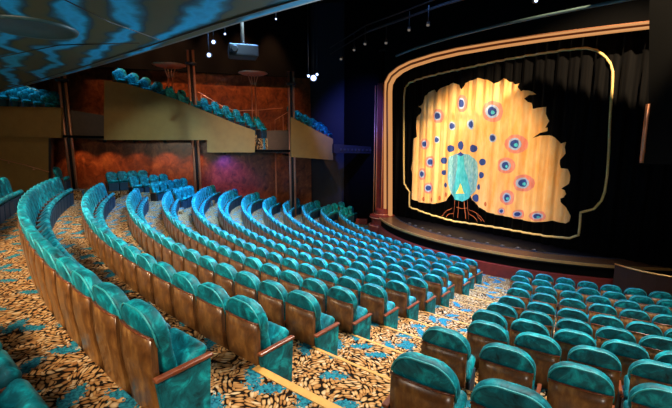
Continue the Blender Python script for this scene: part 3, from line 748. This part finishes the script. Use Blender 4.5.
for (u, v, rx, ry, pink) in [(462,103.5,5.5,8.5,1),(438,116,5.5,7,1),(452.6,126,4.5,6.5,0),(471.3,124.4,5.7,8,0),(492.5,111.5,10.5,10.5,1),(425,144,4.5,5.5,1),(437.6,139.7,3.5,5.5,0),(430.5,162,4.8,6,1),(422.4,174,4,6,1),(428.6,188,4.8,5.5,1),(493,138,5.5,6.5,0),(515.5,144,11,9.5,1),(506,165.5,8.5,8,1),(523.4,183,10.5,8.5,1),(507,197.5,7,7.5,1),(501.7,211,3.6,3.6,1),(518,214,6,4.5,1),(537.5,216,8.5,5,1)]:
    if pink: applique(pc_(ell(u+rx*.08, v, rx*1.05, ry*1.02)), .006, 3, bm)
    applique(pc_(ell(u, v, rx*.62, ry*.66)), .012, 2, bm)
    applique(pc_(ell(u, v, rx*.42, ry*.46, 12)), .018, 1, bm)
    if rx > 6: applique(pc_(ell(u+1, v+1, rx*.2, ry*.2, 8)), .022, 4, bm)
for (u, v, rx, ry) in [(451,148.5,3,3.6),(461.5,145.5,2.5,4.5),(473.7,148.5,4,4),(444.5,160.5,3.6,3.4),(482.6,162,3.8,3.5),(444.5,172.5,2.5,2.6),(481.5,175,2.8,3.4),(446,185,2,2.5),(476,198,3,4),(479,187,2,3)]:
    applique(pc_(ell(u, v, rx, ry, 10)), .008, 1, bm)
for (u, v) in [(424,199),(431.5,199.5),(440,198),(446.5,194.5),(486,204)]: applique(pc_(ell(u, v, 1.6, 2.4, 8)), .008, 6, bm)
applique(pc_([(449,162),(450,157),(454,154.5),(461,153),(469,154.5),(475,158),(477.5,163),(478,176),(476,190),(471,197),(466,199),(456,199),(451,194),(448.5,178)]), .012, 5, bm)
applique(pc_([(459,155),(464,155),(465.5,168),(468,180),(472,190),(470,198),(463,201.5),(455,199),(452,190),(456,180),(458.5,168)]), .018, 4, bm)
applique(pc_([(461,183),(465,193.5),(457,193.5)]), .024, 7, bm)
applique(pc_([(458.5,154.5),(461,151.5),(464.5,154.5),(461.5,156.5)]), .024, 1, bm)
for seg in ([(456,200),(455.3,208),(454,217)],[(459,201),(458.5,210),(458,218)],[(464.5,201),(464.8,210),(465.5,219)],[(467.5,200),(468,209),(470,219)],[(452,208),(447,211),(442,216)],[(470,209),(476,213),(482,221)],[(469,212),(475,218),(478,222)],[(454,213),(449,214),(447,217)],[(457,207),(462,208.5),(468,208)],[(478,213),(482,218),(485,222)]):
    for (a_, b_) in zip(seg[:-1], seg[1:]):
        dx, dy = b_[0]-a_[0], b_[1]-a_[1]; l = math.hypot(dx, dy); nx, ny = -dy/l*.2, dx/l*.2
        applique(pc_([(a_[0]+nx, a_[1]+ny), (b_[0]+nx, b_[1]+ny), (b_[0]-nx, b_[1]-ny), (a_[0]-nx, a_[1]-ny)]), .006, 6, bm)
obj('peacock_motif', bm, PKM, cu)
border = [(409.5,206.8),(409.7,192),(408,189),(404.6,184),(404.5,160),(404.7,120),(405,96.7),(406,88),(409,83),(423,78),(448,71.8),(473,66.7),(500,60.8),(533,55),(566.7,50),(580,48.6),(588,48.5),(597,50.5),(604,55.5),(610,62.5),(613,72),(612.8,85),(611.7,100),(610.3,120),(608.7,150),(607,175),(604.5,192),(601.5,201),(594,209),(581,212.3),(580.2,225),(579,235),(570,238),(550,236.5),(533.5,234),(497,227.5),(470.6,223.5),(453,221),(429,214)]
bm = NB(); B = pc_(border); n_ = len(B); dense = []
for k in range(n_):
    a_, b_ = B[k], B[(k+1) % n_]; m_ = max(1, int((b_-a_).length/.08))
    for j in range(m_): p = a_.lerp(b_, j/m_); dense.append(Vector((p.x, YC+fold(p.x)-.03, p.z)))
tube(bm, dense, .045, 8, True); obj('border_trim', bm, M['trimgold'], cu)
bm = NB(); box(bm, (1, YC-.0, 6.95), (16, .1, .1)); obj('curtain_track', bm, M['black'], cu)

# wall above the arch and the thin curved bulkhead edge
top = [at_y(u, v, YA) for u, v in arc_px(4.0)[4:]]
bm = NB()
for a_, b_ in zip(top[:-1], top[1:]): prism(bm, [(a_.x, YA, a_.z), (b_.x, YA, b_.z), (b_.x, YA, 10.5), (a_.x, YA, 10.5)], (0, .15, 0))
struct('wall_proscenium', bm, M['darkgap'])
bm = NB(); tube(bm, [at_y(u, v, -12.6) for u, v in [(396, 56), (412, 49.5), (435, 42), (460, 35), (500, 25), (540, 16.5), (580, 8.5), (625, 0), (680, -9)]], .05, 8); struct('trim_33', bm, plain('bulkhead_edge', (.10, .16, .17), .5))
# dark tower with copper strip at the right edge
t_ = thing('side_tower', 'dark navy tower with a copper edge hanging at the right of the stage', 'tower', tuple(at_y(660, 165, -13.5)))
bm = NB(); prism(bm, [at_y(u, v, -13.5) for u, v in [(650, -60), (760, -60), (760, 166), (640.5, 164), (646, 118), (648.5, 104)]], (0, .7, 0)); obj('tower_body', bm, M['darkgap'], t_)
bm = NB(); tube(bm, [at_y(648, 104, -13.55), at_y(645, 130, -13.55), at_y(641.5, 163, -13.55)], .05, 8); obj('copper_strip', bm, M['copper'], t_)

# ------------------------------------------------------------------ lamps on the ceiling rig
def fixture(u, v, y, label, bright=True, s=1.0, tgt=(0, 0, -1), name='stage_lamp'):
    p = at_y(u, v, y) if not isinstance(y, tuple) else at_line(u, v, *y)
    t_ = thing(name, label, 'lamp', tuple(p))
    d = Vector(tgt).normalized(); q = Vector((0, 0, -1)).rotation_difference(d).to_matrix().to_4x4()
    T = Matrix.Translation(p) @ q
    bm = NB(); lathe(bm, (0, 0, 0), [(.09*s, .30*s), (.12*s, .26*s), (.12*s, .05*s), (.15*s, 0)], 16); bmesh.ops.transform(bm, matrix=T, verts=bm.verts); obj('housing', bm, M['black'], t_)
    bm = NB(); lathe(bm, (0, 0, -.012), [(.10*s, 0), (.10*s, .01)], 16); bmesh.ops.transform(bm, matrix=T, verts=bm.verts); obj('lens', bm, M['bluebulb'] if bright else M['dimbulb'], t_)
    bm = NB(); tube(bm, [p+Vector((0, 0, .2*s)), p+Vector((0, 0, .55*s)), (p.x, p.y, 10.5 if isinstance(y, tuple) and y[0][1] < -20 else p.z+.7)], .02, 6); obj('yoke', bm, M['rig'], t_)
    return p
rig = ((-9.0, -22), (-5.5, -12.0))
tocam = (Vector((CAMX, CAMY, CAMZ))-Vector((-6, -16, 5))).normalized()
for (u, v, b, s, lab) in [(213.5, 42, 1, .75, 'blue-white lamp upper one of the pair left of the projector'), (209, 55, 1, .8, 'blue-white lamp lower one of the pair left of the projector'), (225, 34, 1, .4, 'tiny blue-white lamp between the lamp pair and the projector'), (276, 19, 1, .35, 'tiny lamp under the dark ceiling right of the projector')]:
    fixture(u, v, rig, lab, True, s, tocam)
pl = fixture(313.5, 78, rig, 'bright blue-white spotlight above the end balcony', True, 1.3, tocam)
fixture(308.5, 76, rig, 'small lamp left of the bright blue spotlight', True, .6, tocam); fixture(317, 74.5, rig, 'small lamp right of the bright blue spotlight', True, .6, tocam)
spot('blue_beam', tuple(pl+Vector((.3, .2, -.1))), tuple(pl+Vector((-2.0, 5.0, -2.2))), 2200, (.10, .14, 1), 70, .8, .1)
for k, (u, v) in enumerate([(341, 59), (354, 50), (365, 44), (386, 43), (409, 30), (428, 25)]):
    fixture(u, v, ((-4.5, -14), (2, -14)), 'dim stage lamp on the dark rig, %s from the left above the arch' % ordn(k+1), False, .55, (.3, -.5, -.8))
fixture(536, 0.5, ((-4.5, -14), (2, -14)), 'small white lamp at the top edge above the arch', True, .5, tocam)
# truss carrying the rig lamps
t_ = thing('lighting_truss', 'dark lighting truss hanging below the black ceiling above the arch', 'truss', tuple(at_y(400, 28, -14)))
bm = NB()
for dz, dy in ((0, 0), (.3, 0), (.15, .25)):
    tube(bm, [at_y(u, v, -14)+Vector((0, dy, dz+.55)) for u, v in [(330, 66), (365, 46), (409, 32), (440, 22), (536, -2), (600, -16)]], .025, 6)
obj('chords', bm, M['rig'], t_)
# hanging projector
pp = at_line(243, 52, (-7.0, -22), (-4.0, -15)); dd = FD
t_ = thing('projector', 'grey projector hanging from a pole under the dark ceiling', 'projector', tuple(pp))
rz = math.atan2(FD.y, FD.x)
bm = NB(); rbox(bm, (pp.x, pp.y, pp.z), (1.1, .8, .45), .06, rz, 3); obj('body', bm, M['rig'], t_)
bm = NB(); q = pp-FD*.35+FN*.42; T = Matrix.Translation(q) @ Vector((0, 0, 1)).rotation_difference(FN).to_matrix().to_4x4(); lathe(bm, (0, 0, 0), [(.13, 0), (.13, .12), (.10, .13)], 20); bmesh.ops.transform(bm, matrix=T, verts=bm.verts); obj('lens', bm, M['black'], t_)
bm = NB(); tube(bm, [pp+Vector((0, 0, .22)), (pp.x, pp.y, 7.5)], .07, 10); obj('pole', bm, plain('pale_pole', (.25, .2, .17), .5), t_)

# row of small metal clips on the dark box front beyond the end balcony
t_ = thing('box_front', 'dark box front with a row of small pale studs right of the balcony', 'box front', tuple(fp(352, 150, .3)))
bm = NB(); prism(bm, [fp(u, v, .3) for u, v in [(334, 144), (374, 147), (374, 153.5), (334, 153)]], -FN*.4); obj('front_panel', bm, M['navy'], t_)
for k in range(9):
    bm = NB(); p = fp(341+k*3.7, 149.5+k*.1, .33); rbox(bm, p, (.10, .06, .12), .01, rz); obj('stud', bm, M['grey'], t_)

# ------------------------------------------------------------------ lights of the left wall, then added wash lights
def sconce(u, v, off, label, power, col, tilt=-1):
    p = fp(u, v, off); t_ = thing('downlight_can', label, 'lamp', tuple(p))
    bm = NB(); lathe(bm, tuple(p), [(.09, 0), (.09, .16)], 16); obj('can', bm, M['black'], t_)
    spot('wall_wash', tuple(p-Vector((0, 0, .03))), tuple(p-FN*.55-Vector((0, 0, 2.2))), power, col, 95, .7, .05)
for k, (u, v, pw_) in enumerate([(75, 141, 150), (105, 142.5, 150), (135, 143, 100), (165, 143, 170), (195, 145, 150)]):
    sconce(u, v, -2.2, 'small black downlight under the main balcony, %s from the left' % ordn(k+1), pw_, (1, .42, .16))
sconce(306, 119, -2.3, 'black downlight washing the end of the burl wood wall', 600, (1, .45, .18))
sconce(285, 154.5, -2.2, 'black downlight under the right end of the balcony', 50, (1, .42, .16))
pv = fp(225, 154.5, -.6); t_ = thing('downlight_can', 'small black can throwing violet light on the burl wood under the balcony', 'lamp', tuple(pv))
bm = NB(); lathe(bm, tuple(pv), [(.09, 0), (.09, .16)], 16); obj('can', bm, M['black'], t_)
spot('wall_violet', tuple(pv-Vector((0, 0, .03))), tuple(fp(230, 184, -3)), 900, (.34, .08, 1), 75, .9, .08)
for k, u in enumerate((120, 150, 180, 215, 245, 275)):
    p = fp(u, 92, -1.5); p.z = 10.2; spot('upper_wall_wash', tuple(p), tuple(Vector((p.x, p.y, 4.4))-FN*1.4), 1500, (1, .46, .20), 46, .9, .1)  # added washes near the ceiling to brighten the upper wood, no cans
spot('parapet_wash', (-2, -17, 9.7), tuple(fp(248, 142, 0)), 3400, (1, .66, .30), 30, 1, .3)  # added washes to brighten the beige parapets
spot('parapet_wash', (-4, -25, 9.7), tuple(fp(70, 125, 0)), 250, (1, .74, .4), 40, .9, .3)
spot('soffit_wash', (1.5, -19, 1.2), (4.5, -27, SZ), 1500, (.6, .85, 1), 70, .9, .3)  # added bodiless light brightening the soffit from below
